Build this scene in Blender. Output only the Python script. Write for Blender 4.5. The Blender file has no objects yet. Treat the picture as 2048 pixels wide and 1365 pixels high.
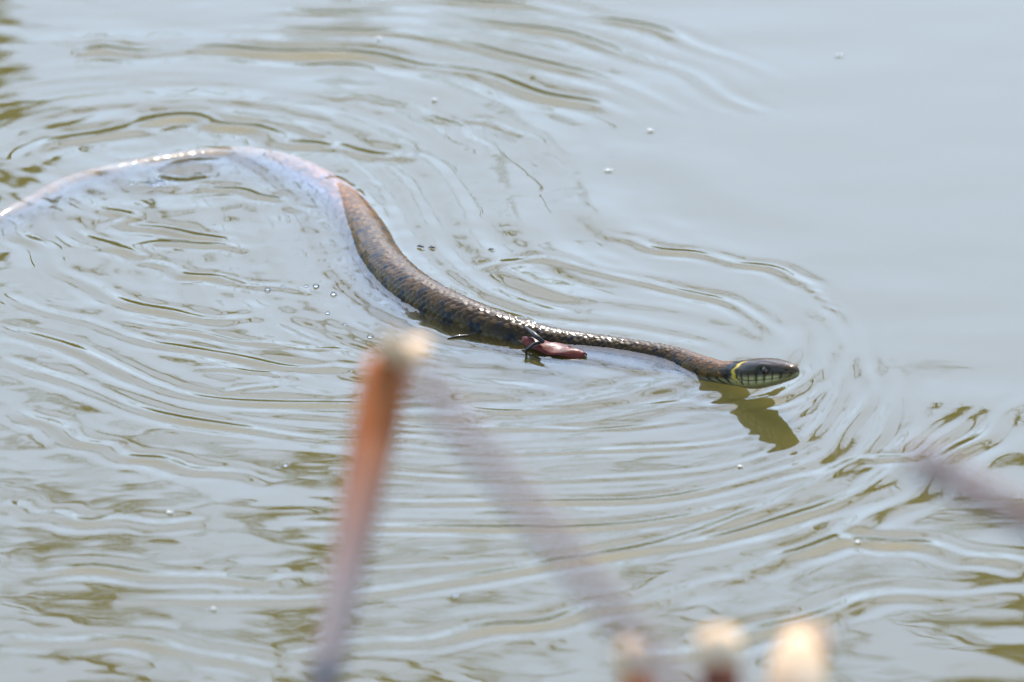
import bpy, math, random
import numpy as np
from mathutils import Vector

# ------------------------------------------------------------------ camera, sky, sun, exposure
sc = bpy.context.scene
ELEV = math.radians(19.0)
DIST = 7.0
LENS = 481.0
CAM = Vector((0, -DIST * math.cos(ELEV), DIST * math.sin(ELEV)))
cd = bpy.data.cameras.new('camera')
cam = bpy.data.objects.new('camera', cd)
sc.collection.objects.link(cam)
cam.location = CAM
cam.rotation_euler = (math.pi / 2 - ELEV, 0, 0)
cd.lens = LENS
cd.sensor_width = 36
cd.clip_start = 0.1
cd.clip_end = 2000
cd.dof.use_dof = True
cd.dof.focus_distance = DIST + 0.0
cd.dof.aperture_fstop = 11.0
sc.camera = cam

SUN_EL, SUN_AZ = math.radians(46), math.radians(4)      # azimuth measured from +Y towards +X
w = bpy.data.worlds.new('World')
sc.world = w
w.use_nodes = True
nt = w.node_tree
bg = nt.nodes['Background']
sky = nt.nodes.new('ShaderNodeTexSky')
sky.sky_type = 'NISHITA'
sky.sun_disc = False
sky.sun_elevation = SUN_EL
sky.sun_rotation = SUN_AZ
sky.air_density = 1.0
sky.dust_density = 0.7
sky.ozone_density = 3.0
nt.links.new(sky.outputs[0], bg.inputs[0])
bg.inputs[1].default_value = 0.15
sd = bpy.data.lights.new('sun', 'SUN')
sd.energy = 2.2
sd.angle = math.radians(0.53)
sd.color = (1.0, 0.95, 0.87)
sun = bpy.data.objects.new('sun', sd)
sc.collection.objects.link(sun)
sdir = Vector((math.sin(SUN_AZ) * math.cos(SUN_EL), math.cos(SUN_AZ) * math.cos(SUN_EL), math.sin(SUN_EL)))
sun.rotation_euler = sdir.to_track_quat('Z', 'Y').to_euler()
sun.location = sdir * 50
vs = sc.view_settings
vs.view_transform = 'Standard'
vs.look = 'None'
vs.gamma = 1
vs.use_curve_mapping = False
vs.exposure = 1.93
sc.cycles.use_denoising = True
sc.cycles.max_bounces = 10
sc.cycles.transparent_max_bounces = 16
sc.cycles.volume_bounces = 0
sc.cycles.caustics_reflective = False
sc.cycles.caustics_refractive = False
sc.cycles.sample_clamp_indirect = 6.0

random.seed(5)
RNG = np.random.default_rng(11)
C = sc.collection

# ------------------------------------------------------------------ helpers
def ray(px, py):
    u = (px - 1024) / 2048 * 36 / LENS
    v = -(py - 682.5) / 2048 * 36 / LENS
    F = Vector((0, math.cos(ELEV), -math.sin(ELEV)))
    U = Vector((0, math.sin(ELEV), math.cos(ELEV)))
    return F + Vector((u, 0, 0)) + U * v

def at(px, py, z=0.0):
    """where the sight line through a photograph point meets the height z"""
    d = ray(px, py)
    return CAM + d * ((z - CAM.z) / d.z)

def along(px, py, dist):
    return CAM + ray(px, py) * dist

def mirrored(px, py, y):
    """what stands at depth y and is mirrored by flat water at that point"""
    g = at(px, py)
    d = ray(px, py)
    d.z = -d.z
    return g + d * ((y - g.y) / d.y)

def smooth(a, b, x):
    t = np.clip((np.asarray(x, float) - a) / (b - a), 0, 1)
    return t * t * (3 - 2 * t)

def link(name, me, mat=None, parent=None, shade=True):
    o = bpy.data.objects.new(name, me)
    C.objects.link(o)
    if mat and not me.materials:
        me.materials.append(mat)
    if shade:
        me.polygons.foreach_set('use_smooth', [True] * len(me.polygons))
    if parent:
        o.parent = parent
        o.matrix_parent_inverse = parent.matrix_world.inverted() if False else o.matrix_parent_inverse
    return o

def tag(o, label, cat, group=None):
    o['label'] = label
    o['category'] = cat
    if group:
        o['group'] = group
    return o

def empty(name, loc):
    o = bpy.data.objects.new(name, None)
    o.empty_display_size = 0.05
    C.objects.link(o)
    o.location = loc
    return o

class MB:
    def __init__(self, origin=(0, 0, 0)):
        self.v, self.f, self.o = [], [], Vector(origin)

    def tube(self, pts, rad, n=8, cap=True, squash=None):
        pts = [Vector(p) - self.o for p in pts]
        b = len(self.v)
        ref = None
        for i, p in enumerate(pts):
            t = (pts[min(i + 1, len(pts) - 1)] - pts[max(i - 1, 0)]).normalized()
            if ref is None:
                ref = Vector((1, 0, 0)) if abs(t.x) < 0.8 else Vector((0, 1, 0))
            s = (ref - t * ref.dot(t)).normalized()
            ref = s
            q = t.cross(s)
            for k in range(n):
                a = 2 * math.pi * k / n
                self.v.append(p + s * (rad[i] * math.cos(a)) + q * (rad[i] * math.sin(a) * (squash or 1)))
        for i in range(len(pts) - 1):
            for k in range(n):
                k2 = (k + 1) % n
                self.f.append((b + i * n + k, b + i * n + k2, b + (i + 1) * n + k2, b + (i + 1) * n + k))
        if cap:
            self.f.append(tuple(b + k for k in reversed(range(n))))
            e = b + (len(pts) - 1) * n
            self.f.append(tuple(e + k for k in range(n)))

    def blade(self, pts, wid, side, fold=0.15):
        """leaf blade with a midrib fold"""
        b = len(self.v)
        pts = [Vector(p) - self.o for p in pts]
        for i, p in enumerate(pts):
            t = (pts[min(i + 1, len(pts) - 1)] - pts[max(i - 1, 0)]).normalized()
            s = (side - t * side.dot(t)).normalized()
            nn = t.cross(s)
            self.v += [p - s * wid[i], p + nn * (fold * wid[i]), p + s * wid[i]]
        for i in range(len(pts) - 1):
            a = b + 3 * i
            self.f += [(a, a + 1, a + 4, a + 3), (a + 1, a + 2, a + 5, a + 4)]

    def leaf(self, p, d, n_, L, W):
        d = Vector(d).normalized()
        s = d.cross(Vector(n_)).normalized()
        p = Vector(p) - self.o
        b = len(self.v)
        self.v += [p, p + d * L * .45 - s * W, p + d * L, p + d * L * .45 + s * W]
        self.f.append((b, b + 1, b + 2, b + 3))

    def build(self, name, mat, parent=None, shade=True):
        me = bpy.data.meshes.new(name)
        me.from_pydata([tuple(v) for v in self.v], [], self.f)
        me.update()
        o = link(name, me, mat, parent, shade)
        if not parent:
            o.location = self.o
        return o

def material(name, col, rough=0.6, spec=0.5, noise=None, bump=None, coat=0.0):
    """noise = (scale, second colour, detail); bump = (scale, strength, distance)"""
    m = bpy.data.materials.new(name)
    m.use_nodes = True
    t = m.node_tree
    p = t.nodes['Principled BSDF']
    p.inputs['Base Color'].default_value = (*col, 1)
    p.inputs['Roughness'].default_value = rough
    p.inputs['Specular IOR Level'].default_value = spec
    p.inputs['Coat Weight'].default_value = coat
    p.inputs['Coat Roughness'].default_value = 0.08
    tc = t.nodes.new('ShaderNodeTexCoord')
    if noise:
        nz = t.nodes.new('ShaderNodeTexNoise')
        nz.inputs['Scale'].default_value = noise[0]
        nz.inputs['Detail'].default_value = noise[2]
        t.links.new(tc.outputs['Object'], nz.inputs['Vector'])
        r = t.nodes.new('ShaderNodeValToRGB')
        r.color_ramp.elements[0].position = 0.35
        r.color_ramp.elements[0].color = (*col, 1)
        r.color_ramp.elements[1].position = 0.65
        r.color_ramp.elements[1].color = (*noise[1], 1)
        t.links.new(nz.outputs['Fac'], r.inputs['Fac'])
        t.links.new(r.outputs['Color'], p.inputs['Base Color'])
    if bump:
        nb = t.nodes.new('ShaderNodeTexNoise')
        nb.inputs['Scale'].default_value = bump[0]
        nb.inputs['Detail'].default_value = 4
        t.links.new(tc.outputs['Object'], nb.inputs['Vector'])
        b = t.nodes.new('ShaderNodeBump')
        b.inputs['Strength'].default_value = bump[1]
        b.inputs['Distance'].default_value = bump[2]
        t.links.new(nb.outputs['Fac'], b.inputs['Height'])
        t.links.new(b.outputs['Normal'], p.inputs['Normal'])
    return m

M = {
    'soil': material('bank_soil', (.07, .05, .03), .9, .3, (3, (.06, .075, .025), 8), (25, .8, .05)),
    'grass': material('bank_grass', (.05, .075, .018), .6, .4, (2, (.10, .10, .035), 4)),
    'culm': material('reed_culm', (.34, .105, .03), .8, .05, (60, (.25, .07, .02), 5)),
    'culm_grey': material('weathered_stalk', (.24, .165, .14), .8, .1, (60, (.18, .12, .10), 5)),
    'culm_dark': material('dark_reed_culm', (.12, .032, .012), .6, .1, (60, (.08, .02, .008), 5)),
    'pith': material('reed_pith', (.42, .27, .15), .7, .2, (150, (.36, .20, .10), 5)),
    'frayed': material('frayed_pith', (.72, .50, .30), .8, .1, (150, (.62, .38, .20), 5)),
    'straw': material('dry_reed_leaf', (.36, .27, .14), .6, .3, (40, (.26, .18, .09), 5)),
    'reed': material('standing_reed', (.12, .10, .05), .6, .3, (20, (.09, .10, .03), 5)),
    'bark': material('tree_bark', (.055, .045, .032), .9, .2, (14, (.085, .07, .05), 8), (40, .7, .02)),
    'leafA': material('bush_leaf', (.035, .06, .014), .5, .4, (9, (.06, .09, .02), 3)),
    'leafB': material('willow_leaf', (.07, .10, .025), .5, .4, (9, (.05, .08, .02), 3)),
    'wet': material('wet_leaf', (.13, .022, .008), .4, .1, (300, (.07, .011, .005), 5), (900, .3, .0005), .12),
    'twig': material('wet_twig', (.012, .009, .006), .4, .15, (500, (.05, .035, .02), 5), (1500, .3, .0005), .15),
    'fluff': material('floating_fluff', (.62, .58, .50), .8, .2),
}

# ------------------------------------------------------------------ the snake's line through the water
# photograph point of the middle of the body, height of the middle (mm), radius (mm); from the neck to the tail
BODY = [(1474, 746, 7.0, 5.8), (1440, 745, 3.2, 6.0), (1400, 736, 0.6, 6.4), (1350, 722, -1.8, 7.0), (1270, 711, -3.6, 7.8),
        (1180, 702, -4.4, 8.8), (1090, 690, -3.6, 9.6), (1000, 666, -1.6, 10.5), (905, 630, -.8, 11.2), (825, 586, -1.0, 11.5),
        (768, 533, -2.5, 11.5), (732, 472, -5.8, 11.2), (690, 415, -9.5, 10.8), (622, 368, -11.5, 10.2), (540, 338, -13.5, 9.6),
        (440, 330, -15, 9.0), (300, 347, -15.5, 8.4), (150, 378, -15, 7.6), (40, 430, -13.5, 6.8), (-70, 480, -18, 5.8),
        (-190, 505, -20, 4.6), (-300, 500, -21, 3.3), (-400, 475, -22, 1.9), (-470, 450, -22, .5)]
HEAD_L = 0.032

def catmull(P, n=24):
    P = np.asarray(P, float)
    Q = np.vstack([2 * P[0] - P[1], P, 2 * P[-1] - P[-2]])
    out = []
    for i in range(1, len(Q) - 2):
        for t in np.linspace(0, 1, n, endpoint=False):
            out.append(.5 * ((2 * Q[i]) + (-Q[i - 1] + Q[i + 1]) * t + (2 * Q[i - 1] - 5 * Q[i] + 4 * Q[i + 1] - Q[i + 2]) * t * t
                             + (-Q[i - 1] + 3 * Q[i] - 3 * Q[i + 1] + Q[i + 2]) * t ** 3))
    out.append(P[-1])
    return np.array(out)

ctrl = []
for px, py, zc, r in BODY:
    p = at(px, py, zc / 1000)
    ctrl.append((p.x, p.y, p.z, r / 1000))
snout = np.array(at(1594, 745, .0205))
nape = np.array(ctrl[0][:3])
hd = snout - nape
HEAD_L = float(np.linalg.norm(hd))
pre = [(*(nape + hd * f), .006) for f in (1.0, .66, .33)]
LINE = catmull(pre + ctrl)
seg = np.linalg.norm(np.diff(LINE[:, :3], axis=0), axis=1)
ARC = np.concatenate([[0], np.cumsum(seg)])
TOTAL = ARC[-1]

def on_line(s):
    return np.stack([np.interp(s, ARC, LINE[:, k]) for k in range(4)], -1)

# ------------------------------------------------------------------ water: one body with capillary and gravity ripples
DX = 0.00115
NX, NY, NF = 640, 1200, 1024
kx = 2 * np.pi * np.fft.rfftfreq(NF, DX)
ky = 2 * np.pi * np.fft.fftfreq(NY, DX)
KX, KY = np.meshgrid(kx, ky)
K = np.hypot(KX, KY)
K[0, 0] = 1e-6
OM = np.sqrt(9.81 * K + 7.2e-5 * K ** 3)
gx = (np.arange(NX) - NX / 2) * DX
gy = (np.arange(NY) - NY / 2) * DX + 0.01
GX, GY = np.meshgrid(gx, gy)

def impulse(H, x, y, t, size, amp):
    e = np.outer(np.exp(-1j * ky * (y - gy[0])), np.exp(-1j * kx * (x - gx[0])))
    H += e * (amp * K / OM * np.sin(OM * t) * np.exp(-.5 * (K * size) ** 2 - 2.5e-6 * K * K * t))

def ripples():
    # the head pushing steadily forward for the last second and a bit
    H = np.zeros(K.shape, complex)
    speed, dt = 0.255, 0.010
    for i in range(1, 135):
        t = i * dt
        s = t * speed
        p = on_line(min(s + .018, TOTAL))
        y = p[1] + .0 * s
        impulse(H, p[0], y, t, .0036 + .0016 * min(1, t / .5), 1.0 if i > 4 else .6)
    head = np.fft.irfft2(H, s=(NY, NF))[:, :NX]
    head /= np.abs(np.gradient(head, DX)[0]).max()
    # the body's side strokes, sent out together along its bends
    H = np.zeros(K.shape, complex)
    ss = np.arange(.10, .62, .009)
    ph = np.cumsum(RNG.normal(0, .22, len(ss)))
    for t0, a, size in ((.11, .7, .0035), (.2, .9, .004), (.32, 1.0, .0045), (.46, 1.1, .005), (.62, 1.2, .006), (.80, 1.3, .0075), (1.0, 1.3, .009), (1.25, 1.5, .0105), (1.5, 1.5, .012)):
        wob = np.cumsum(RNG.normal(0, .10, len(ss)))
        for j, s in enumerate(ss):
            p = on_line(s)
            t = max(.03, t0 * (1 + .05 * math.sin(ph[j])) )
            back = .05 * t
            impulse(H, p[0] - back + RNG.normal(0, .0006), p[1] + RNG.normal(0, .0006), t, size,
                    a * (1 + .5 * math.sin(1.7 * wob[j] + t0 * 20)) * (1.0 if s > .2 else .45))
    body = np.fft.irfft2(H, s=(NY, NF))[:, :NX]
    body /= np.abs(np.gradient(body, DX)[0]).max()
    # slack irregular ripples left everywhere
    ph = np.exp(2j * np.pi * RNG.random(K.shape))
    lam = 2 * np.pi / K
    spec = np.exp(-.5 * (np.log(lam / .035) / .45) ** 2) * (1 + .8 * np.cos(2 * np.arctan2(KY, KX) - math.pi))
    n1 = np.fft.irfft2(spec * ph * K ** -.2, s=(NY, NF))[:, :NX]
    n1 /= np.gradient(n1, DX)[0].std()
    spec = np.exp(-.5 * (np.log(lam / .10) / .4) ** 2) * (1 + .9 * np.cos(2 * np.arctan2(KY, KX) - math.pi))
    ph = np.exp(2j * np.pi * RNG.random(K.shape))
    n2 = np.fft.irfft2(spec * ph, s=(NY, NF))[:, :NX]
    n2 /= np.gradient(n2, DX)[0].std()
    return head, body, n1, n2

head_w, body_w, n1, n2 = ripples()
calm = np.clip(smooth(.05, .24, GX) * smooth(-.02, .12, GY), 0, 1)           # still water ahead and beyond the snake
left = 1 - smooth(-.25, .2, GX)
Hgt = head_w * .28 + body_w * .19 + n1 * (.0012 + .0035 * left) * (1 - .7 * calm) + n2 * .0050 * (1 - .6 * calm)
# single long ripples: (points they run through, wavelength, steepness)
CREST = [
    ([(1640, 600), (1672, 660), (1690, 720), (1680, 790), (1640, 850), (1560, 900), (1400, 945), (1150, 960), (900, 955), (650, 940)], .017, .12),
    ([(1620, 560), (1690, 640), (1730, 720), (1730, 800), (1690, 870), (1600, 930), (1400, 985), (1150, 1005), (850, 1005), (600, 990)], .018, .14),
    ([(1780, 740), (1790, 820), (1730, 900), (1600, 975), (1400, 1030), (1150, 1055), (800, 1058), (560, 1050)], .020, .15),
    ([(1860, 760), (1850, 850), (1750, 960), (1550, 1050), (1300, 1100), (1000, 1130), (700, 1140)], .024, .13),
    ([(1610, 640), (1640, 700), (1640, 770), (1600, 830), (1500, 872), (1350, 895), (1150, 905), (950, 905), (700, 890)], .014, .11),
    ([(1450, 838), (1250, 855), (1000, 858), (750, 843), (520, 830)], .014, .12),
    ([(1400, 800), (1200, 820), (1000, 822), (800, 800)], .012, .10),
    ([(1650, 640), (1600, 560), (1470, 525), (1300, 495), (1205, 465)], .020, .15), ([(1670, 625), (1640, 595), (1615, 570)], .010, .2),
    ([(1560, 690), (1520, 640), (1400, 590), (1250, 560), (1090, 520), (930, 540)], .018, .14),
    ([(20, 320), (150, 280), (330, 240), (440, 248), (520, 266), (600, 290), (700, 300), (830, 325)], .034, .17),
    ([(150, 100), (250, 104), (450, 102), (700, 112), (900, 140), (1100, 192), (1275, 242)], .034, .17),
    ([(420, 62), (650, 60), (800, 70), (1000, 105), (1200, 160), (1380, 230)], .026, .12),
    ([(520, 28), (800, 26), (1100, 66), (1350, 140), (1520, 230)], .026, .11), ([(700, 0), (1000, 8), (1300, 60), (1560, 160)], .026, .10),
    ([(640, 190), (780, 205), (900, 250), (980, 310)], .020, .11), ([(900, 230), (1040, 270), (1120, 350)], .018, .10),
    ([(0, 590), (150, 640), (330, 690), (560, 730), (760, 742)], .020, .13), ([(0, 650), (120, 690), (280, 760), (450, 800), (700, 812), (900, 800)], .022, .16),
    ([(0, 715), (200, 790), (420, 850), (650, 876), (880, 880)], .022, .14), ([(230, 640), (400, 668), (550, 692), (700, 700)], .014, .16),
    ([(0, 800), (160, 880), (320, 925), (560, 965)], .026, .12), ([(420, 790), (560, 766), (520, 745), (380, 738)], .012, .14),
    ([(140, 395), (240, 430), (270, 452), (400, 472), (495, 500)], .024, .17), ([(100, 410), (170, 470), (280, 512), (300, 490), (420, 490), (495, 505)], .020, .13),
    ([(180, 490), (290, 520), (370, 548), (480, 566), (650, 590)], .020, .15), ([(360, 392), (420, 376), (560, 402), (630, 445)], .018, .15),
    ([(0, 430), (60, 480), (150, 560), (350, 630), (560, 640)], .024, .12),
    ([(0, 1145), (200, 1140), (430, 1160), (600, 1158)], .028, .11), ([(230, 1205), (500, 1200), (700, 1190), (1000, 1150), (1200, 1112), (1400, 1062), (1650, 965), (1800, 900), (1900, 810)], .026, .14),
    ([(560, 1310), (900, 1272), (1200, 1222), (1500, 1150)], .030, .12), ([(1380, 1190), (1600, 1105), (1800, 1005), (1950, 880), (2060, 790)], .030, .14),
    ([(1480, 1150), (1700, 1085), (1880, 1100), (2060, 1135)], .030, .15), ([(1200, 1330), (1450, 1290), (1750, 1200), (2060, 1190)], .034, .11),
    ([(1500, 1000), (1680, 930), (1850, 900), (1990, 790)], .020, .11), ([(0, 1010), (160, 1040), (420, 1050)], .03, .08), ([(0, 1280), (300, 1290), (560, 1350)], .03, .10)]

def crest(pts, lam, steep):
    G = catmull([tuple(at(px, py))[:2] for px, py in pts], 30)
    T = np.gradient(G, axis=0)
    T /= np.linalg.norm(T, axis=1)[:, None] + 1e-12
    n = len(G)
    f = np.linspace(0, 1, n)
    env = np.sin(np.pi * np.clip(f, 0, 1)) ** .6
    env *= .68 + .42 * np.sin(2 * np.pi * (f * RNG.uniform(1.2, 2.6) + RNG.random())) * RNG.uniform(.5, 1)
    wob = lam * .14 * np.sin(2 * np.pi * (f * RNG.uniform(2, 5) + RNG.random()))
    best = np.full(GX.shape, 9.0, np.float32)
    val = np.zeros(GX.shape, np.float32)
    R = lam * 1.9
    for i in range(n):
        x, y = G[i]
        a, b = np.searchsorted(gx, [x - R, x + R]); c_, d_ = np.searchsorted(gy, [y - R, y + R])
        if a >= b or c_ >= d_:
            continue
        dx = GX[c_:d_, a:b] - x; dy = GY[c_:d_, a:b] - y
        d2 = dx * dx + dy * dy
        m = d2 < best[c_:d_, a:b]
        sg = T[i, 0] * dy - T[i, 1] * dx + wob[i]
        v = env[i] * np.cos(2 * np.pi * sg / lam) * np.exp(-(sg / (.62 * lam)) ** 2) * np.exp(-np.clip(d2 - sg * sg, 0, 1) / (lam * .5) ** 2)
        best[c_:d_, a:b][m] = d2[m]
        val[c_:d_, a:b][m] = v[m]
    return val * (steep * lam / (2 * np.pi))

for pts, lam, steep in CREST:
    Hgt += crest(pts, lam * .8, steep * 1.75)
k5 = np.exp(-.5 * (np.arange(-4, 5) / 1.2) ** 2); k5 /= k5.sum()
Hgt = np.apply_along_axis(lambda v: np.convolve(v, k5, 'same'), 0, np.apply_along_axis(lambda v: np.convolve(v, k5, 'same'), 1, Hgt))
# meniscus along the skin
ls = on_line(np.linspace(.02, .47, 150))
dmin = np.full(GX.shape, 1.0)
for p in ls:
    half = math.sqrt(max(p[3] ** 2 - p[2] ** 2, 0)) if abs(p[2]) < p[3] else 0
    if half == 0:
        continue
    ix0, ix1 = np.searchsorted(gx, [p[0] - .04, p[0] + .04])
    iy0, iy1 = np.searchsorted(gy, [p[1] - .04, p[1] + .04])
    d = np.hypot(GX[iy0:iy1, ix0:ix1] - p[0], GY[iy0:iy1, ix0:ix1] - p[1]) - half
    dmin[iy0:iy1, ix0:ix1] = np.minimum(dmin[iy0:iy1, ix0:ix1], d)
Hgt += .0011 * np.exp(-np.clip(dmin, 0, 1) / .0028)
fade = smooth(0, .05, np.minimum(GX - gx[0], gx[-1] - GX)) * smooth(0, .06, np.minimum(GY - gy[0], gy[-1] - GY))
Hgt *= fade

def spread(a, far, n=26):
    """coordinates that widen outwards from the finely rippled middle"""
    lo = a[0] - np.geomspace(.004, far, n)[::-1]
    hi = a[-1] + np.geomspace(.004, far, n)
    return np.concatenate([lo, a, hi])

WX = spread(gx, 11.0)
WY = np.concatenate([gy[0] - np.geomspace(.004, 3.6, 24)[::-1], gy, gy[-1] + np.geomspace(.004, 7.6, 24)])
Z = np.zeros((len(WY), len(WX)))
Z[24:24 + NY, 26:26 + NX] = Hgt

def aged_material():
    m = M['culm'].copy(); m.name = 'aged_reed_sheath'
    t = m.node_tree; p = t.nodes['Principled BSDF']
    old = p.inputs['Base Color'].links[0].from_socket
    tc = t.nodes.new('ShaderNodeTexCoord'); sp = t.nodes.new('ShaderNodeSeparateXYZ')
    mr = t.nodes.new('ShaderNodeMapRange'); mr.inputs['From Min'].default_value = .35; mr.inputs['From Max'].default_value = .8
    mx = t.nodes.new('ShaderNodeMix'); mx.data_type = 'RGBA'; mx.inputs['A'].default_value = (.25, .185, .15, 1)
    t.links.new(tc.outputs['Generated'], sp.inputs[0]); t.links.new(sp.outputs['Z'], mr.inputs['Value'])
    t.links.new(mr.outputs[0], mx.inputs['Factor']); t.links.new(old, mx.inputs['B']); t.links.new(mx.outputs['Result'], p.inputs['Base Color'])
    return m
M['aged'] = aged_material()

def water_mesh():
    ny, nx = Z.shape
    X, Y = np.meshgrid(WX, WY)
    top = np.stack([X.ravel(), Y.ravel(), Z.ravel()], -1)
    idx = np.arange(nx * ny).reshape(ny, nx)
    q = np.stack([idx[:-1, :-1], idx[:-1, 1:], idx[1:, 1:], idx[1:, :-1]], -1).reshape(-1, 4)
    rim = np.concatenate([idx[0, :-1], idx[:-1, -1], idx[-1, :0:-1], idx[:0:-1, 0]])
    low = top[rim].copy()
    low[:, 2] = -.7
    n0 = len(top)
    lowi = n0 + np.arange(len(rim))
    r2, l2 = np.roll(rim, -1), np.roll(lowi, -1)
    walls = np.stack([rim, lowi, l2, r2], -1)
    V = np.vstack([top, low])
    loops = np.concatenate([q.ravel(), walls.ravel(), lowi[::-1]])
    starts = np.concatenate([np.arange(len(q) + len(walls)) * 4, [4 * (len(q) + len(walls))]])
    me = bpy.data.meshes.new('pond_water')
    me.vertices.add(len(V)); me.vertices.foreach_set('co', V.ravel())
    me.loops.add(len(loops)); me.loops.foreach_set('vertex_index', loops.astype(np.int32))
    me.polygons.add(len(starts)); me.polygons.foreach_set('loop_start', starts.astype(np.int32))
    me.update(calc_edges=True)
    me.validate()
    sm = np.ones(len(me.polygons), bool); sm[len(q):] = False
    me.polygons.foreach_set('use_smooth', sm)
    return me

def water_material():
    m = bpy.data.materials.new('murky_pond_water')
    m.use_nodes = True
    t = m.node_tree
    t.nodes.clear()
    out = t.nodes.new('ShaderNodeOutputMaterial')
    fr = t.nodes.new('ShaderNodeFresnel'); fr.inputs['IOR'].default_value = 1.333
    geo = t.nodes.new('ShaderNodeNewGeometry')
    mul = t.nodes.new('ShaderNodeMath'); mul.operation = 'MULTIPLY'
    inv = t.nodes.new('ShaderNodeMath'); inv.operation = 'SUBTRACT'; inv.inputs[0].default_value = 1
    t.links.new(geo.outputs['Backfacing'], inv.inputs[1])
    t.links.new(fr.outputs[0], mul.inputs[0]); t.links.new(inv.outputs[0], mul.inputs[1])
    tr = t.nodes.new('ShaderNodeBsdfTransparent')
    gl = t.nodes.new('ShaderNodeBsdfGlossy'); gl.inputs['Roughness'].default_value = 0.0
    tc = t.nodes.new('ShaderNodeTexCoord')
    mp = t.nodes.new('ShaderNodeMapping'); mp.inputs['Scale'].default_value = (1, 2.2, 1)
    nz = t.nodes.new('ShaderNodeTexNoise'); nz.inputs['Scale'].default_value = 22; nz.inputs['Detail'].default_value = 2
    bp = t.nodes.new('ShaderNodeBump'); bp.inputs['Strength'].default_value = .06; bp.inputs['Distance'].default_value = .0012
    t.links.new(tc.outputs['Object'], mp.inputs['Vector']); t.links.new(mp.outputs[0], nz.inputs['Vector'])
    t.links.new(nz.outputs['Fac'], bp.inputs['Height'])
    t.links.new(bp.outputs[0], gl.inputs['Normal'])
    mx = t.nodes.new('ShaderNodeMixShader')
    t.links.new(mul.outputs[0], mx.inputs[0]); t.links.new(tr.outputs[0], mx.inputs[1]); t.links.new(gl.outputs[0], mx.inputs[2])
    t.links.new(mx.outputs[0], out.inputs['Surface'])
    s = t.nodes.new('ShaderNodeVolumeScatter'); s.inputs['Color'].default_value = (1, .77, .22, 1); s.inputs['Density'].default_value = 6.2
    a = t.nodes.new('ShaderNodeVolumeAbsorption'); a.inputs['Color'].default_value = (.36, .33, .12, 1); a.inputs['Density'].default_value = 23
    ad = t.nodes.new('ShaderNodeAddShader')
    t.links.new(s.outputs[0], ad.inputs[0]); t.links.new(a.outputs[0], ad.inputs[1])
    t.links.new(ad.outputs[0], out.inputs['Volume'])
    return m

pond = link('pond_water', water_mesh(), water_material(), shade=False)
pond['kind'] = 'structure'

# ------------------------------------------------------------------ ground: pond bed and banks in one sheet
def ground_z(x, y):
    x = np.asarray(x, float); y = np.asarray(y, float)
    near = np.clip((-2.3 + .25 * np.sin(x * 1.1) - y), -1.2, 60)
    far = np.clip((y - 7.0 + .3 * np.sin(x * .8 + 1)), -1.2, 90)
    side = np.clip(np.abs(x) - 10, -1.2, 90)
    z = np.maximum(np.maximum(near * .36, far * .22), side * .25)
    z = np.where(z > .72, .72 + (z - .72) * .05, z)
    return np.maximum(z, -.55) + .03 * np.sin(x * 2.3 + y * 1.7) + .02 * np.sin(x * 5.1 - y * 4.3)

def ground():
    a = np.concatenate([-np.geomspace(14, 400, 14)[::-1], np.linspace(-12, 12, 110), np.geomspace(14, 400, 14)])
    b = np.concatenate([-np.geomspace(11, 400, 14)[::-1], np.linspace(-9, 12, 100), np.geomspace(14, 400, 14)])
    X, Y = np.meshgrid(a, b)
    Zg = ground_z(X, Y)
    me = bpy.data.meshes.new('ground')
    idx = np.arange(X.size).reshape(X.shape)
    q = np.stack([idx[:-1, :-1], idx[:-1, 1:], idx[1:, 1:], idx[1:, :-1]], -1).reshape(-1, 4)
    me.from_pydata(np.stack([X.ravel(), Y.ravel(), Zg.ravel()], -1).tolist(), [], q.tolist())
    o = link('ground', me, M['soil'])
    o['kind'] = 'structure'
ground()

# ------------------------------------------------------------------ the snake
def smoothcurve(t, xs, ys):
    xs, ys = np.asarray(xs), np.asarray(ys)
    P = catmull(np.stack([xs, ys], -1), 12)
    return np.interp(t, P[:, 0], P[:, 1])

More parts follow.
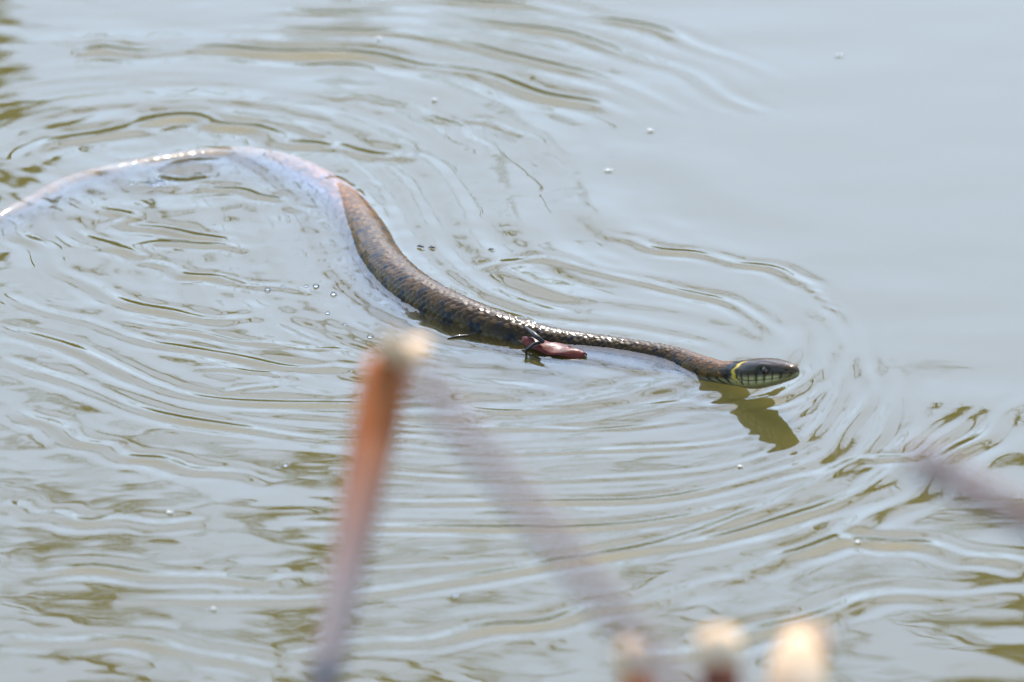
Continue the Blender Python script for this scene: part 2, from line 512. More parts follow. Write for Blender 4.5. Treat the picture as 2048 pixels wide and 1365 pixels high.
def build_snake():
    NA = 168
    s = np.concatenate([[0.00005], np.geomspace(.0002, .002, 8), np.arange(.0023, HEAD_L + .02, .00028),
                        np.arange(HEAD_L + .02, .46, .00050), np.arange(.46, TOTAL - .001, .0016), [TOTAL - .0005]])
    s = np.unique(s)
    P = on_line(s)
    ker = np.ones(9) / 9
    T = np.gradient(P[:, :3], s, axis=0)
    for k in range(3):
        T[:, k] = np.convolve(np.pad(T[:, k], 4, mode='edge'), ker, 'valid')
    T = -T / np.linalg.norm(T, axis=1)[:, None]                 # towards the snout
    up = np.array([0, 0, 1.0])
    S = np.cross(T, up); S /= np.linalg.norm(S, axis=1)[:, None]  # the snake's right side
    U = np.cross(S, T)
    th = np.linspace(-math.pi, math.pi, NA, endpoint=False)       # 0 = middle of the back, + = right side
    SS, TH = np.meshgrid(s, th, indexing='ij')
    R = P[:, 3]
    # ---- section shapes: body round, belly flattened; head from a profile
    t = 1 - s / HEAD_L                                            # 1 at the snout, 0 at the nape
    tt = np.clip(t, -.6, 1)
    wv = smoothcurve(tt, [-.6, -.25, 0, .18, .36, .55, .72, .88, .96, .99, 1], [5.9, 5.6, 5.9, 7.3, 8.1, 7.5, 6.3, 4.7, 3.2, 1.7, .15]) / 1000
    hv = smoothcurve(tt, [-.6, -.25, 0, .18, .36, .55, .72, .88, .96, .99, 1], [5.8, 5.6, 6.0, 6.7, 7.2, 7.2, 6.1, 4.8, 3.4, 1.8, .1]) / 1000
    bv = smoothcurve(tt, [-.6, -.25, 0, .18, .36, .55, .72, .88, .96, .99, 1], [5.6, 5.7, 6.8, 7.9, 8.0, 7.0, 5.6, 4.0, 2.7, 1.4, .1]) / 1000
    mixb = smooth(-.55, -.1, t)
    W = R * (1 - mixb) + wv * mixb
    HT = R * (1 - mixb) + hv * mixb
    HB = R * .90 * (1 - mixb) + bv * mixb
    ex = 2.0 + .55 * smooth(.0, .3, t)
    ca, sa = np.cos(TH), np.sin(TH)
    e = (2 / ex)[:, None]
    sx = np.sign(sa) * np.abs(sa) ** e
    cz = np.sign(ca) * np.abs(ca) ** e
    x = sx * W[:, None]
    z = np.where(cz > 0, cz * HT[:, None], cz * HB[:, None])
    ath = np.abs(TH)
    isb = smooth(.10, -.08, t)[:, None] if False else (1 - smooth(-.10, .10, t))[:, None]   # 1 on the body, 0 on the head plates
    # ---- scales
    rows = 19
    dth = math.radians(252) / rows
    ls_ = np.clip(R * 2 * math.pi / 26 * 1.75, .0018, .0052)                 # length of a scale along the body
    ls_ = np.interp(s, [0, .05, .2, .35, .6, TOTAL], [.0024, .0026, .0038, .0046, .0040, .002])
    cum = np.concatenate([[0], np.cumsum(np.diff(s) / (.5 * (ls_[1:] + ls_[:-1])))])
    a_ = TH / dth
    best = np.full(TH.shape, 9.0)
    uu = np.zeros(TH.shape); vv = np.zeros(TH.shape); ident = np.zeros(TH.shape); irow = np.zeros(TH.shape); icol = np.zeros(TH.shape)
    fl = np.floor(a_)
    for off in (0, 1):
        i = fl + off
        sh = .5 * (np.abs(i) % 2)
        j = np.round(cum[:, None] - sh)
        u = cum[:, None] - sh - j
        v = a_ - i
        d = np.sqrt((np.abs(u) * 1.62) ** 2.0 + (np.abs(v) * 1.18) ** 2.0)
        m = d < best
        best = np.where(m, d, best)
        uu = np.where(m, u, uu); vv = np.where(m, v, vv)
        ident = np.where(m, np.sin(i * 12.9898 + j * 78.233) * 43758.5453, ident)
        irow = np.where(m, i, irow); icol = np.where(m, j, icol)
    ident = ident - np.floor(ident)
    dors = (ath < math.radians(126))
    edge = smooth(.62, .98, best)
    keel = np.exp(-(vv / .13) ** 2) * (1 - edge)
    tilt = np.modf(ident * 7.13)[0] - .5
    lift = (1 - edge) * (.5 + (.55 + .6 * tilt) * uu + 1.3 * (ident - .5) * vv - .10 * (1 - 4 * vv * vv)) + .08 * keel                            # free tip points to the tail
    # belly shields: wide plates
    vb = cum * 1.0
    fv = vb - np.floor(vb)
    vent = (np.exp(-((fv - .5) / .5) ** 2 * 0) * 0 + fv)[:, None] * np.ones_like(TH)
    hgt = np.where(dors, lift, .5 * vent)
    amp = np.interp(s, [0, .03, .1, .25, .5, TOTAL], [.00014, .00020, .00045, .00065, .0005, .0001])[:, None]
    disp = hgt * amp * isb * (.75 + .5 * ident)
    # ---- head relief
    T2 = t[:, None] * np.ones_like(TH)
    ang = np.degrees(ath)
    onhead = 1 - isb
    mouth_a = 108 + 8 * (T2 - .5) - 6 * np.exp(-((T2 - .2) / .2) ** 2)
    mouth = np.exp(-((ang - mouth_a) / 3.2) ** 2) * smooth(.12, .22, T2)
    disp -= .0005 * mouth * onhead
    brow = np.exp(-((ang - 50) / 13) ** 2) * np.exp(-((T2 - .62) / .12) ** 2)
    socket = np.exp(-((ang - 76) / 13) ** 2) * np.exp(-((T2 - .635) / .07) ** 2)
    disp += (.0006 * brow - .0011 * socket) * onhead
    nostril = np.exp(-((ang - 68) / 7) ** 2) * np.exp(-((T2 - .925) / .02) ** 2)
    disp -= .0006 * nostril * onhead
    jaw = np.exp(-((ang - 100) / 25) ** 2) * np.exp(-((T2 - .28) / .16) ** 2)
    disp += .0006 * jaw * onhead
    sut = np.zeros_like(TH)
    for tb in (.28, .52, .74, .86):                                            # seams of the crown plates
        sut = np.maximum(sut, np.exp(-((T2 - tb - .03 * np.cos(TH * 2)) / .010) ** 2) * (ang < 48))
    sut = np.maximum(sut, np.exp(-((ang) / 2.5) ** 2) * ((T2 < .5) & (T2 > .2)))
    sut = np.maximum(sut, np.exp(-((ang - 30) / 2.5) ** 2) * ((T2 > .5) & (T2 < .76)))
    disp -= .00018 * sut * onhead
    labn = (T2 - .16 + .0012 * (ang - 100)) / .115                                                   # lip shields
    lab = np.exp(-(((labn - np.round(labn)) * .115) / (.012 + .014 * (np.sin(np.round(labn) * 2.3) > -.2) * (1 - smooth(95, 122, ang)))) ** 2)
    lab *= (ang > 80) & (ang < 128) & (T2 > .14) & (T2 < .98)
    disp -= .0002 * lab * onhead
    nr = np.hypot(x, z) + 1e-9
    x = x + disp * x / nr
    z = z + disp * z / nr
    X = P[:, None, :3] + S[:, None, :] * x[..., None] + U[:, None, :] * z[..., None]
    # ---- pigment, and skylight put into the rear flank's colour
    def c(*v): return np.array(v)
    def mixc(a, b, f): return a * (1 - f[..., None]) + b * f[..., None]
    Sm = SS
    warm = np.clip(smooth(.36, .47, Sm) * 1.0 + (1 - smooth(.04, .12, Sm)) * .8, 0, 1)
    brown = c(.068, .034, .005); tawny = c(.165, .064, .007)
    col = np.broadcast_to(brown, TH.shape + (3,)).copy()
    col = mixc(col, tawny, warm)
    col = mixc(col, c(.14, .085, .024), .6 * smooth(60, 105, ang))
    col *= (.66 + .66 * ident)[..., None] * (1 - .4 * np.exp(-((Sm - .17) / .08) ** 2))[..., None]
    low = smooth(112, 128, ang)
    col = mixc(col, c(.36, .38, .42), low)
    col = mixc(col, c(.20, .23, .36), smooth(.40, .50, Sm) * smooth(30, 62, ang) * .85)  # rear flank: blue of the skylight painted into the colour
    # black bars on the flanks and small spots on the back
    per = 5.0
    bar_id = np.floor(icol / per)
    inb = (icol - bar_id * per)
    flank = (np.abs(irow) >= 5) & (np.abs(irow) <= 9) & (inb + (np.abs(irow) % 2) * .5 < 1.1 + .5 * (np.sin(bar_id * 2.7) > 0))
    spot = (np.abs(irow) >= 2) & (np.abs(irow) <= 3) & (inb >= 2) & (inb < 3.0) & (ident > .35)
    dark = np.clip((flank & (ident > .08)) * 1.0 + spot * .9, 0, 1)
    dark *= smooth(HEAD_L + .004, HEAD_L + .03, Sm) * .95
    col = mixc(col, c(.010, .009, .008), dark * dors)
    skin = edge * dors
    col = mixc(col, c(.008, .006, .004), .95 * skin)
    vbar = ((np.floor(cum)[:, None] + np.zeros_like(TH)) % 3 < 1) & (ang > 128) & (ang < 158)
    col = mixc(col, c(.05, .055, .07), .8 * vbar)
    # head pigment
    crown = c(.050, .030, .013); lip = c(.46, .38, .15); throat = c(.34, .30, .13)
    hc = np.broadcast_to(crown, TH.shape + (3,)).copy()
    hc = mixc(hc, c(.085, .048, .018), np.clip(smooth(.80, .97, T2), 0, 1) * .8)
    hc = mixc(hc, c(.03, .025, .018), np.exp(-((ang - 72) / 16) ** 2) * .45 * (T2 < .9))
    hc = mixc(hc, lip, smooth(86, 98, ang) * (.35 + .65 * (1 - smooth(.75, .95, T2))))
    hc = mixc(hc, throat, smooth(118, 132, ang))
    hc = mixc(hc, c(.015, .012, .010), np.clip(.92 * lab * smooth(132, 108, ang) if False else .92 * lab * (1 - smooth(112, 130, ang)), 0, 1))
    hc = mixc(hc, c(.02, .015, .012), .7 * sut)
    hc = mixc(hc, c(.03, .024, .012), .55 * mouth)
    hc = mixc(hc, c(.012, .010, .008), np.clip(socket * 1.2 + nostril, 0, 1))
    h_on = smooth(-.02, .02, T2)
    col = mixc(col, hc, h_on)
    # pale throat under the neck, with dark chequers
    nk = np.clip(smooth(-.75, -.1, T2) * smooth(98, 118, ang), 0, 1)
    col = mixc(col, throat * .85, nk * (1 - h_on))
    chk = ((np.sin(icol * 2.1 + irow) > .55) & (ang > 100) & (ang < 150)) * smooth(-.8, -.3, T2) * (1 - h_on)
    col = mixc(col, c(.014, .013, .016), chk * .9)
    # yellow collar, black patches behind it
    lean = T2 - np.where(ang < 78, .0028 * (78 - ang), .0022 * (ang - 78)) + .018 * np.sin(ang * .21)
    yel = np.exp(-((lean - .10) / .040) ** 4) * smooth(16, 30, ang) * (1 - smooth(104, 120, ang))
    blk = np.exp(-((lean + .05) / .10) ** 4) * (1 - smooth(96, 118, ang))
    blk2 = np.exp(-((lean - .17) / .020) ** 4) * smooth(70, 85, ang) * (1 - smooth(118, 126, ang))
    col = mixc(col, c(.012, .010, .009), np.clip(blk + .85 * blk2, 0, 1) * .97)
    col = mixc(col, c(.55, .36, .035), np.clip(yel, 0, 1))
    col = np.clip(col, 0, 1)
    # ---- mesh
    n, m = TH.shape
    idx = np.arange(n * m).reshape(n, m)
    i2 = np.roll(idx, -1, axis=1)
    q = np.stack([idx[:-1], idx[1:], i2[1:], i2[:-1]], -1).reshape(-1, 4)
    V = np.vstack([X.reshape(-1, 3), X[0].mean(0)[None] + T[0] * .0001, X[-1].mean(0)[None]])
    me = bpy.data.meshes.new('grass_snake')
    org = np.array(at(1474, 744, 0.0))
    org[2] = 0
    tri0 = np.stack([idx[0], i2[0], np.full(m, n * m)], -1)
    tri1 = np.stack([i2[-1], idx[-1], np.full(m, n * m + 1)], -1)
    loops = np.concatenate([q.ravel(), tri0.ravel(), tri1.ravel()])
    starts = np.concatenate([np.arange(len(q)) * 4, 4 * len(q) + np.arange(2 * m) * 3])
    me.vertices.add(len(V)); me.vertices.foreach_set('co', (V - org).ravel())
    me.loops.add(len(loops)); me.loops.foreach_set('vertex_index', loops.astype(np.int32))
    me.polygons.add(len(starts)); me.polygons.foreach_set('loop_start', starts.astype(np.int32))
    me.update(calc_edges=True)
    me.validate()
    at_ = me.color_attributes.new('pigment_skylight', 'FLOAT_COLOR', 'POINT')
    cc = np.ones((len(V), 4)); cc[:n * m, :3] = col.reshape(-1, 3)
    cc[n * m:, :3] = (.1, .07, .04)
    at_.data.foreach_set('color', cc.ravel())
    mat = bpy.data.materials.new('wet_snake_skin')
    mat.use_nodes = True
    t_ = mat.node_tree
    p = t_.nodes['Principled BSDF']
    va = t_.nodes.new('ShaderNodeVertexColor'); va.layer_name = 'pigment_skylight'
    nz = t_.nodes.new('ShaderNodeTexNoise'); nz.inputs['Scale'].default_value = 260; nz.inputs['Detail'].default_value = 4
    tc = t_.nodes.new('ShaderNodeTexCoord'); t_.links.new(tc.outputs['Object'], nz.inputs['Vector'])
    mr = t_.nodes.new('ShaderNodeMapRange'); mr.inputs['To Min'].default_value = .7; mr.inputs['To Max'].default_value = 1.3
    t_.links.new(nz.outputs['Fac'], mr.inputs['Value'])
    mm = t_.nodes.new('ShaderNodeMix'); mm.data_type = 'RGBA'; mm.blend_type = 'MULTIPLY'; mm.inputs['Factor'].default_value = 1
    t_.links.new(va.outputs['Color'], mm.inputs['A']); t_.links.new(mr.outputs[0], mm.inputs['B'])
    t_.links.new(mm.outputs['Result'], p.inputs['Base Color'])
    p.inputs['Roughness'].default_value = .45
    p.inputs['Specular IOR Level'].default_value = .05
    p.inputs['Coat Weight'].default_value = .34
    p.inputs['Coat Roughness'].default_value = .13
    p.inputs['Coat IOR'].default_value = 1.36
    root = link('grass_snake', me, mat)
    root.location = org
    tag(root, 'brown scaled grass snake swimming with raised head and yellow collar', 'snake')
    # ---- eyes
    em = bpy.data.materials.new('snake_eye'); em.use_nodes = True
    te = em.node_tree; pe = te.nodes['Principled BSDF']
    pe.inputs['Roughness'].default_value = .06; pe.inputs['Coat Weight'].default_value = 0; pe.inputs['Specular IOR Level'].default_value = .4
    tce = te.nodes.new('ShaderNodeTexCoord'); ln = te.nodes.new('ShaderNodeVectorMath'); ln.operation = 'MULTIPLY'
    ln.inputs[1].default_value = (1, 0, 1)
    le = te.nodes.new('ShaderNodeVectorMath'); le.operation = 'LENGTH'
    rp = te.nodes.new('ShaderNodeValToRGB')
    for k_, (ps, cl) in enumerate([(.0, (.004, .004, .004, 1)), (.54, (.004, .004, .004, 1)), (.60, (.22, .10, .02, 1)), (.74, (.06, .028, .010, 1)), (.86, (.02, .013, .01, 1))]):
        el = rp.color_ramp.elements[k_] if k_ < 2 else rp.color_ramp.elements.new(ps)
        el.position = ps; el.color = cl
    sc_ = te.nodes.new('ShaderNodeMath'); sc_.operation = 'DIVIDE'; sc_.inputs[1].default_value = .0029
    te.links.new(tce.outputs['Object'], ln.inputs[0]); te.links.new(ln.outputs[0], le.inputs[0]); te.links.new(le.outputs['Value'], sc_.inputs[0])
    te.links.new(sc_.outputs[0], rp.inputs[0]); te.links.new(rp.outputs[0], pe.inputs['Base Color'])
    ie = int(np.argmin(np.abs(t - .635)))
    for sg in (1, -1):
        k = int(np.argmin(np.abs(th - sg * math.radians(74))))
        ctr = X[ie, k] - S[ie] * sg * .0012
        mb = MB()
        rr = .0029
        nseg = 20
        pts, rad = [], []
        for q_ in range(13):
            a = -math.pi / 2 + math.pi * q_ / 12
            pts.append((0, rr * math.sin(a), 0)); rad.append(max(rr * math.cos(a), 1e-5))
        mb.tube(pts, rad, nseg)
        ey = mb.build('eye', em, root)
        yv = Vector(S[ie] * sg); zv = Vector(U[ie]); xv = yv.cross(zv)
        from mathutils import Matrix
        mt = Matrix((xv, yv, zv)).transposed().to_4x4()
        mt.translation = Vector(ctr - org)
        ey.matrix_local = mt
        ey.matrix_basis = mt
    return root
build_snake()

# ------------------------------------------------------------------ cut and broken stalks leaning out from the near bank
def stalk(name, label, pts, r0, r1, mats, group=None, sheath=True, hollow=True, nodes=4, cat='reed'):
    base = Vector(pts[0])
    root = empty(name, base)
    tag(root, label, cat, group)
    mb = MB(base)
    P = catmull([tuple(p) for p in pts], 3)
    n = len(P)
    rad = []
    L = np.concatenate([[0], np.cumsum(np.linalg.norm(np.diff(P, axis=0), axis=1))])
    for i in range(n):
        f = L[i] / L[-1]
        rad.append(r0 + (r1 - r0) * f)
    mb.tube([Vector(p) for p in P], rad, 14)
    mb.build('culm', mats[0], root)
    for k in range(nodes):
        f = (k + .7) / nodes
        i = min(int(f * (n - 1)), n - 2)
        p, q = Vector(P[i]), Vector(P[i + 1])
        d = (q - p).normalized()
        nb = MB(base)
        r = rad[i]
        nb.tube([p - d * .004, p - d * .0015, p + d * .0015, p + d * .004], [r * .98, r * 1.16, r * 1.16, r * .98], 14)
        nb.build('stalk_node', mats[0], root)
    tip = Vector(P[-1]); d = (tip - Vector(P[-3])).normalized()
    if hollow:
        cb = MB(base)
        r = rad[-1]
        cb.tube([tip - d * .012, tip - d * .003, tip + d * .004, tip + d * .0045, tip - d * .006], [r * 1.03, r * 1.10, r * 1.02, r * .62, r * .58], 14)
        cb.build('cut_end', mats[1], root)
    if sheath:
        i = int(n * .72)
        p = Vector(P[i])
        sb = MB(base)
        side = Vector((1, 0, 0))
        out = Vector((random.uniform(-.6, .6), -.2, .1))
        lp = [p + d * (.05 * k) + out * (.006 * k * k) - Vector((0, 0, .003 * k ** 2.2)) for k in range(6)]
        sb.blade(lp, [.004, .007, .008, .006, .004, .0005], side)
        sb.build('sheath', mats[2], root)
    return root

def lean(px, py, dist, px2, py2, dist2, drop=.5):
    """a stalk whose cut tip and a lower point are known; it goes on down to the ground"""
    a, b = along(px2, py2, dist2), along(px, py, dist)
    d = (a - b).normalized()
    p = b.copy()
    pts = [b]
    reach = (a - b).length
    for k in range(200):
        p = p + d * .06
        if k * .06 > reach:
            d = (d + Vector((0, -.004, -.035))).normalized()
        pts.append(p.copy())
        if p.z < float(ground_z(p.x, p.y)) - .06:
            break
    return pts[::-1]

br = stalk('broken_reed', 'rust brown reed stalk snapped off with pale frayed top before the swimming snake',
           lean(775, 738, 5.3, 655, 1330, 5.20), .0036, .0050, (M['culm_grey'], M['pith'], M['straw']), sheath=False, hollow=False)
sb = MB(br.location)
a_, b_ = along(775, 738, 5.3), along(655, 1330, 5.20)
sb.tube([a_.lerp(b_, f) for f in (-.004, .06, .2, .4, .6, .8, 1.0, 1.1)], [.0088, .0094, .0090, .0082, .0074, .0068, .0064, .005], 14)
sb.build('sheath', M['aged'], br)
tp = along(772, 736, 5.3)
for k in range(9):
    e = along(815 + random.gauss(0, 26), 690 + random.gauss(0, 14), 5.3 + random.uniform(-.02, .02))
    fb = MB(br.location)
    fb.tube([tp, tp.lerp(e, .35) + Vector((.002, 0, .001)), tp.lerp(e, .8), e], [.0035, .0060, .0052, .0015], 8, squash=.6)
    fb.build('frayed_strip', M['frayed'], br)
stalk('dead_stalk', 'thin greyish dead stalk slanting down rightwards from the broken reed',
      lean(850, 770, 4.5, 1235, 1235, 4.42), .0034, .0034, (M['culm_grey'], M['culm_grey'], M['straw']), sheath=False, cat='stalk')
stalk('cut_reed', 'thinnest of three cut reed stubs, with a small pale orange top',
      lean(1268, 1312, 5.3, 1290, 1600, 5.27), .0058, .0066, (M['culm'], M['frayed'], M['straw']), 'three cut reed stubs', sheath=False)
stalk('cut_reed', 'cut reed with round pale orange top between two other stubs',
      lean(1438, 1290, 5.3, 1450, 1600, 5.27), .0070, .0078, (M['culm_dark'], M['frayed'], M['straw']), 'three cut reed stubs', sheath=False)
wide = stalk('cut_reed', 'widest cut reed stub with long pale split face',
             lean(1610, 1285, 5.35, 1585, 1600, 5.32), .0085, .0092, (M['culm_dark'], M['pith'], M['straw']), 'three cut reed stubs', sheath=False)
wf = MB(wide.location)
a_, b_ = along(1600, 1275, 5.33), along(1575, 1600, 5.29)
wf.tube([a_.lerp(b_, f) for f in (0, .1, .3, .6, .8)], [.004, .0095, .0120, .0115, .003], 14)
wf.build('split_face', M['frayed'], wide)
stalk('grey_twig', 'blurred smooth grey twig reaching in over the open water',
      lean(1850, 930, 4.7, 2150, 1090, 4.66), .0072, .0050, (M['culm_grey'], M['culm_grey'], M['straw']), sheath=False, cat='twig')

# ------------------------------------------------------------------ things afloat beside the snake
def wet_leaf():
    a, b = at(1058, 672, .0035), at(1182, 704, .0015)
    o = (a + b) / 2
    o.z = 0
    root = empty('wet_leaf', o)
    tag(root, 'wet reddish brown curled leaf clinging to the snake by its flank', 'leaf')
    mb = MB(o)
    n, m = 22, 9
    d = b - a
    side = Vector((-d.y, d.x, 0)).normalized()
    if side.y > 0:
        side = -side
    for i in range(n):
        f = i / (n - 1)
        c = a.lerp(b, f)
        wd = .0075 * math.sin(math.pi * min(1, f * .93 + .04)) ** .7 + .0004
        for k in range(m):
            g = k / (m - 1) - .5
            z = .0035 * math.cos(g * 2.6) - .0012 + .0005 * math.sin(f * 17 + g * 5)
            mb.v.append(c + side * (g * 2 * wd + .0055) + Vector((0, 0, z - .001)) - o)
    for i in range(n - 1):
        for k in range(m - 1):
            q = i * m + k
            mb.f.append((q, q + 1, q + m + 1, q + m))
    lf = mb.build('blade', M['wet'], root)
    md = lf.modifiers.new('thick', 'SOLIDIFY'); md.thickness = .0006
    st = MB(o)
    p0 = at(1050, 655, .008); p1 = at(1086, 684, .006); p2 = at(1068, 688, .004); p3 = at(1052, 702, .003)
    st.tube([p0, p0.lerp(p1, .5), p1], [.0008, .0014, .0011], 8)
    st.tube([p1, p2, p3, at(1053, 708, -.002)], [.0009, .0008, .0008, .0006], 8)
    st.build('stem', M['twig'], root)
wet_leaf()

def sliver(px0, py0, px1, py1, r, label, name='floating_twig', group=None):
    a, b = at(px0, py0, .0004), at(px1, py1, .0006)
    o = (a + b) / 2; o.z = 0
    mb = MB(o)
    q = a.lerp(b, .4) + Vector((0, .0006, .0003)); q2 = a.lerp(b, .75) + Vector((0, -.0005, .0004))
    mb.tube([a, q, q2, b], [r * .35, r, r * .9, r * .3], 8, squash=.7)
    ob = mb.build(name, M['twig'], None)
    tag(ob, label, 'twig', group)
sliver(895, 678, 943, 671, .0011, 'small dark wet twig sliver floating by the lower flank of the snake')
sliver(834, 493, 848, 495, .0008, 'dark bit of twig, one of a close pair drifting beside the bend of the snake', group='close pair of twig bits')
sliver(857, 496, 871, 496, .0008, 'dark bit of twig, one of a close pair drifting beside the bend of the snake', group='close pair of twig bits')
sliver(976, 500, 989, 499, .0006, 'tiny lone dark twig fleck drifting over smooth water beyond the snake')

bub = bpy.data.materials.new('bubble_film'); bub.use_nodes = True
tb = bub.node_tree
tb.nodes.clear()
o_ = tb.nodes.new('ShaderNodeOutputMaterial'); mx_ = tb.nodes.new('ShaderNodeMixShader')
fr_ = tb.nodes.new('ShaderNodeFresnel'); fr_.inputs[0].default_value = 1.4
g_ = tb.nodes.new('ShaderNodeBsdfGlossy'); g_.inputs['Roughness'].default_value = .08
t__ = tb.nodes.new('ShaderNodeBsdfTransparent')
tb.links.new(fr_.outputs[0], mx_.inputs[0]); tb.links.new(t__.outputs[0], mx_.inputs[1]); tb.links.new(g_.outputs[0], mx_.inputs[2]); tb.links.new(mx_.outputs[0], o_.inputs[0])

def dome(mb, c, r):
    pts, rad = [], []
    for q in range(7):
        a = math.pi / 2 * q / 6
        pts.append(c + Vector((0, 0, r * (math.sin(a) - .12)))); rad.append(max(r * math.cos(a), 1e-5))
    mb.tube(pts, rad, 14)

BUB = [(535, 580), (566, 574), (612, 573), (632, 573), (667, 589), (690, 650), (740, 675), (655, 627), (571, 932), (556, 936), (912, 1192), (1152, 702)]
for i, (px, py) in enumerate(BUB):
    c = at(px, py)
    mb = MB(c)
    dome(mb, c, random.uniform(.0009, .0017))
    ob = mb.build('air_bubble', bub)
    tag(ob, 'tiny clear air bubble glinting on the rippled water', 'bubble', 'air bubbles on the water')
mb = MB(at(315, 365))  # sun glitter on the ripples, added as a cluster of tiny domes
for k in range(60):
    c = at(315 + random.gauss(0, 14), 365 + random.gauss(0, 4))
    dome(mb, c, random.uniform(.0004, .0012))
fo = mb.build('sun_glitter', bub)
fo['kind'] = 'stuff'
tag(fo, 'small patch of sun glitter over the submerged part of the snake, shaped as bubbles', 'sun_glitter')
SPECK = [(1678, 112), (755, 78), (338, 1027), (1218, 342), (1300, 262), (1716, 1085), (1478, 932), (430, 1218), (865, 200)]
for px, py in SPECK:
    c = at(px, py, .0004)
    mb = MB(c)
    for k in range(5):
        a = random.uniform(0, 6.28)
        d = Vector((math.cos(a), math.sin(a), random.uniform(0, .35)))
        mb.tube([c, c + d * .0012, c + d * random.uniform(.002, .003)], [.0004, .0003, .0001], 5)
    ob = mb.build('seed_fluff', M['fluff'])
    tag(ob, 'tiny pale tuft of seed fluff resting on the water', 'fluff', 'seed fluff specks on the water')

# ------------------------------------------------------------------ far bank, seen only as reflections
def tall_reed(px_list, y, r, label, group):
    """px_list: photograph points (px, py) where its mirror image runs"""
    pts = [mirrored(px, py, y) for px, py in px_list]
    pts.sort(key=lambda p: p.z)
    lo = pts[0]
    base = Vector((lo.x + random.uniform(-.1, .1), y + random.uniform(0, .15), float(ground_z(lo.x, y)) - .1))
    root = empty('tall_reed', base)
    tag(root, label, 'reed', group)
    P = catmull([tuple(base), tuple(base.lerp(lo, .5))] + [tuple(p) for p in pts], 8)
    mb = MB(base)
    mb.tube([Vector(p) for p in P], [r * (1 - .6 * i / len(P)) for i in range(len(P))], 8)
    mb.build('culm', M['reed'], root)
    for k in range(5):
        f = random.uniform(.3, .9)
        p = Vector(P[int(f * (len(P) - 1))])
        a = random.choice((-1, 1))
        d = Vector((a * random.uniform(.4, 1), random.uniform(-.5, .5), random.uniform(.4, 1.2))).normalized()
        L = random.uniform(.25, .45)
        lb = MB(base)
        lb.blade([p + d * (L * q / 5) - Vector((0, 0, L * .5 * (q / 5) ** 2.2)) for q in range(6)], [.006, .011, .011, .008, .005, .001], Vector((0, 1, .3)))
        lb.build('leaf', M['reed'], root)
    return root

def bush(x, y, h, wdt, leafmat, name, label, group, n=1500, bare=False):
    zb = float(ground_z(x, y)) - .05
    base = Vector((x, y, zb))
    root = empty(name, base)
    tag(root, label, 'tree' if h > 2.5 else 'bush', group)
    tr = MB(base); br = MB(base); lv = MB(base)
    top = base + Vector((random.uniform(-.1, .1) * h, 0, h * .55))
    tr.tube([base, base.lerp(top, .35) + Vector((random.uniform(-.05, .05) * h, 0, 0)), top], [h * .03, h * .024, h * .014], 9)
    tr.build('trunk', M['bark'], root)
    tips = []
    for k in range(16):
        f = random.uniform(.25, 1)
        p = base.lerp(top, f)
        a = random.uniform(0, 6.28)
        e = random.uniform(.15, 1.1)
        d = Vector((math.cos(a) * math.cos(e), math.sin(a) * math.cos(e), math.sin(e)))
        L = wdt * random.uniform(.5, 1) * (1 - .3 * f)
        q = p + d * L * .5 + Vector((0, 0, .04 * L)); r = p + d * L
        br.tube([p, q, r], [h * .009, h * .006, h * .002], 6)
        tips += [q, r, p.lerp(q, .6), q.lerp(r, .5)]
        for _ in range(4):
            g = q.lerp(r, random.random())
            d2 = (d + Vector((random.gauss(0, .6), random.gauss(0, .6), random.gauss(0, .4)))).normalized()
            r2 = g + d2 * L * .45
            br.tube([g, g.lerp(r2, .5) + Vector((0, 0, .02)), r2], [h * .004, h * .003, h * .001], 5)
            tips += [r2, g.lerp(r2, .6)]
    br.build('branches', M['bark'], root)
    if not bare:
        for _ in range(n):
            t = random.choice(tips)
            p = t + Vector((random.gauss(0, 1), random.gauss(0, 1), random.gauss(0, 1))) * (wdt * .11)
            lv.leaf(p, (random.gauss(0, 1), random.gauss(0, 1), random.gauss(-.2, .6)), (random.gauss(0, .5), random.gauss(0, .5), 1), random.uniform(.05, .11), random.uniform(.015, .03))
        lv.build('crown', leafmat, root, shade=False)
    return root

for i in range(15):
    x = -7.2 + i * 1.03 + random.uniform(-.3, .3)
    bush(x, 8.6 + random.uniform(-.5, .7), random.uniform(1.25, 1.9), random.uniform(.75, 1.05), M['leafA'], 'waterside_bush',
         'low dark green bush on the far bank, mirrored only in the ripples', 'bushes along the far bank', 2000)
for i in range(9):
    bush(-1.8 + i * .45 + random.uniform(-.1, .1), 7.9 + random.uniform(-.2, .4), random.uniform(1.25, 1.6), random.uniform(.55, .7), M['leafA'], 'waterside_bush',
         'dense dark sallow bush close to the water of the far bank', 'sallow bushes at the far water edge', 3600)
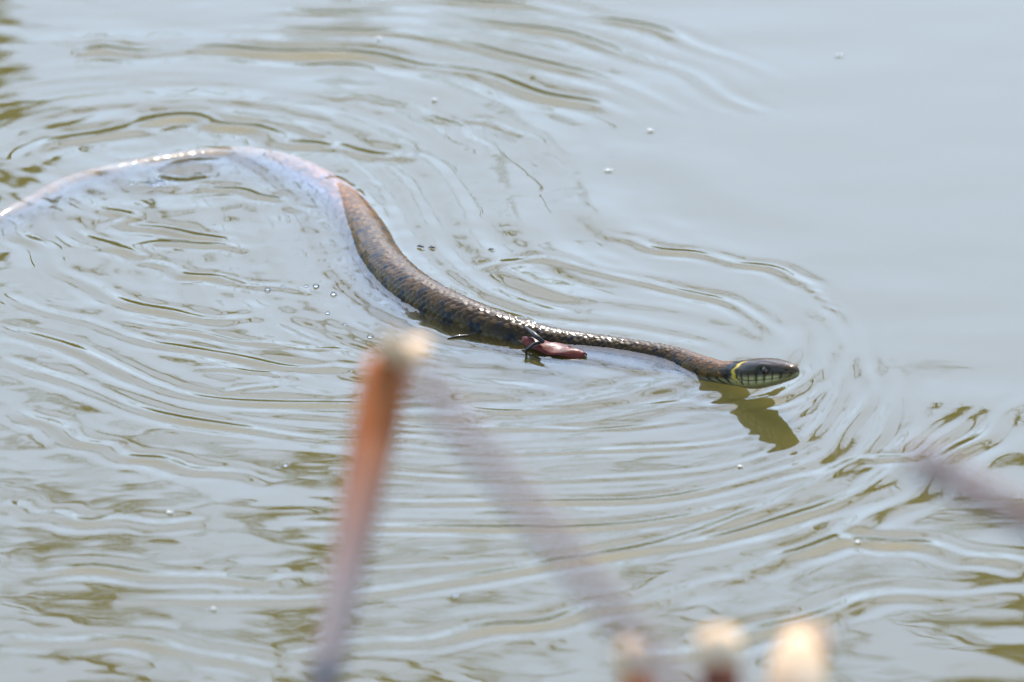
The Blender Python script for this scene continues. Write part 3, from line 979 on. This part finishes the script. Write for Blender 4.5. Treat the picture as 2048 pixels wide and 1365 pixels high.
# bare willow whose hanging twigs mirror in the lower part of the picture
def willow(x, y):
    base = Vector((x, y, float(ground_z(x, y)) - .1))
    root = empty('willow_tree', base)
    tag(root, 'bare willow on the far bank whose hanging twigs mirror in the water', 'tree')
    tr = MB(base)
    tr.tube([base, base + Vector((.1, -.05, 1.2)), base + Vector((.05, -.2, 2.6)), base + Vector((.2, -.5, 4.2))], [.16, .13, .11, .06], 12)
    tr.build('trunk', M['bark'], root)
    HANG = [([(120, 900), (70, 1000), (110, 1130), (150, 1250), (190, 1365)], 4.9, .013), ([(300, 930), (250, 1010), (270, 1100), (240, 1230), (260, 1365)], 5.2, .010),
            ([(560, 985), (600, 1080), (640, 1180), (650, 1365)], 4.6, .014), ([(690, 960), (700, 1100), (690, 1365)], 4.5, .011),
            ([(900, 1100), (960, 1200), (930, 1290), (1010, 1365)], 4.9, .008), ([(1340, 1010), (1290, 1100), (1400, 1200), (1300, 1365)], 4.9, .008),
            ([(1650, 940), (1580, 1030), (1690, 1080), (1640, 1365)], 4.8, .006),
            ([(2010, 1090), (1960, 1170), (2030, 1250), (2000, 1365)], 4.8, .020), ([(2080, 1080), (2060, 1180), (2100, 1365)], 4.6, .024)]
    for pl, yy, r in HANG:
        pts = [mirrored(a, b, yy) for a, b in pl]
        pts.sort(key=lambda p: p.z)
        up = pts[-1] + Vector(((x - pts[-1].x) * .25, (y - yy) * .35, .9))
        fork = base + Vector((.12, -.35, random.uniform(2.4, 3.9)))
        mid = up.lerp(fork, .5) + Vector((0, 0, .35))
        P = catmull([tuple(p) for p in pts] + [tuple(up), tuple(mid), tuple(fork)], 8)
        bb = MB(base)
        nP = len(P)
        bb.tube([Vector(p) for p in P], [r * (.35 + 1.1 * i / nP) for i in range(nP)], 7)
        for i in range(6, nP - 12, 5):
            p = Vector(P[i])
            for sgn in (-1, 1):
                e = p + Vector((sgn * random.uniform(.04, .14), random.uniform(-.1, .1), random.uniform(-.16, -.03)))
                bb.tube([p, p.lerp(e, .5) + Vector((0, 0, .015)), e], [r * .3, r * .22, r * .08], 5)
        bb.build('hanging_branch', M['bark'], root)
    return root
willow(1.6, 7.7)
for pl, yy, r in (([(-10, 170), (0, 320), (-10, 420)], 6.9, .022), ([(-50, 190), (10, 300), (40, 395)], 7.0, .013), ([(0, 250), (-35, 390)], 7.1, .016),
                  ([(-60, 130), (-40, 380)], 7.0, .025), ([(1120, 215), (1180, 300)], 7.2, .010), ([(700, 20), (690, 120)], 7.2, .010), ([(1000, 20), (1040, 90)], 7.2, .010)):
    tall_reed(pl, yy, r, 'tall brown reed on the far bank mirrored beside the ripples', 'tall reeds along the far bank')
for i in range(7):
    bush(-16 + i * 5.5 + random.uniform(-1.5, 1.5), 22 + random.uniform(-3, 6), random.uniform(4, 6), random.uniform(2, 2.6), M['leafA'], 'field_tree',
         'leafy green tree standing well behind the far bank', 'trees behind the far bank', 900)

def grass(y0, y1, n, name):
    mb = MB()
    for _ in range(n):
        x = random.uniform(-9, 9); y = random.uniform(y0, y1)
        z = float(ground_z(x, y))
        if z < .02:
            continue
        h = random.uniform(.12, .4)
        d = Vector((random.gauss(0, .3), random.gauss(0, .3), 1)).normalized()
        p = Vector((x, y, z - .01))
        s = Vector((1, 0, 0)) * .006
        b = len(mb.v)
        mb.v += [p - s, p + s, p + d * h * .6 + s * .7, p + d * h * .6 - s * .7, p + d * h + Vector((random.gauss(0, .06), random.gauss(0, .06), -.03))]
        mb.f += [(b, b + 1, b + 2, b + 3), (b + 3, b + 2, b + 4)]
    o = mb.build(name, M['grass'])
    o['kind'] = 'stuff'
    tag(o, 'rough green grass growing along the pond bank', 'grass')
grass(6.9, 9.5, 12000, 'bank_grass')
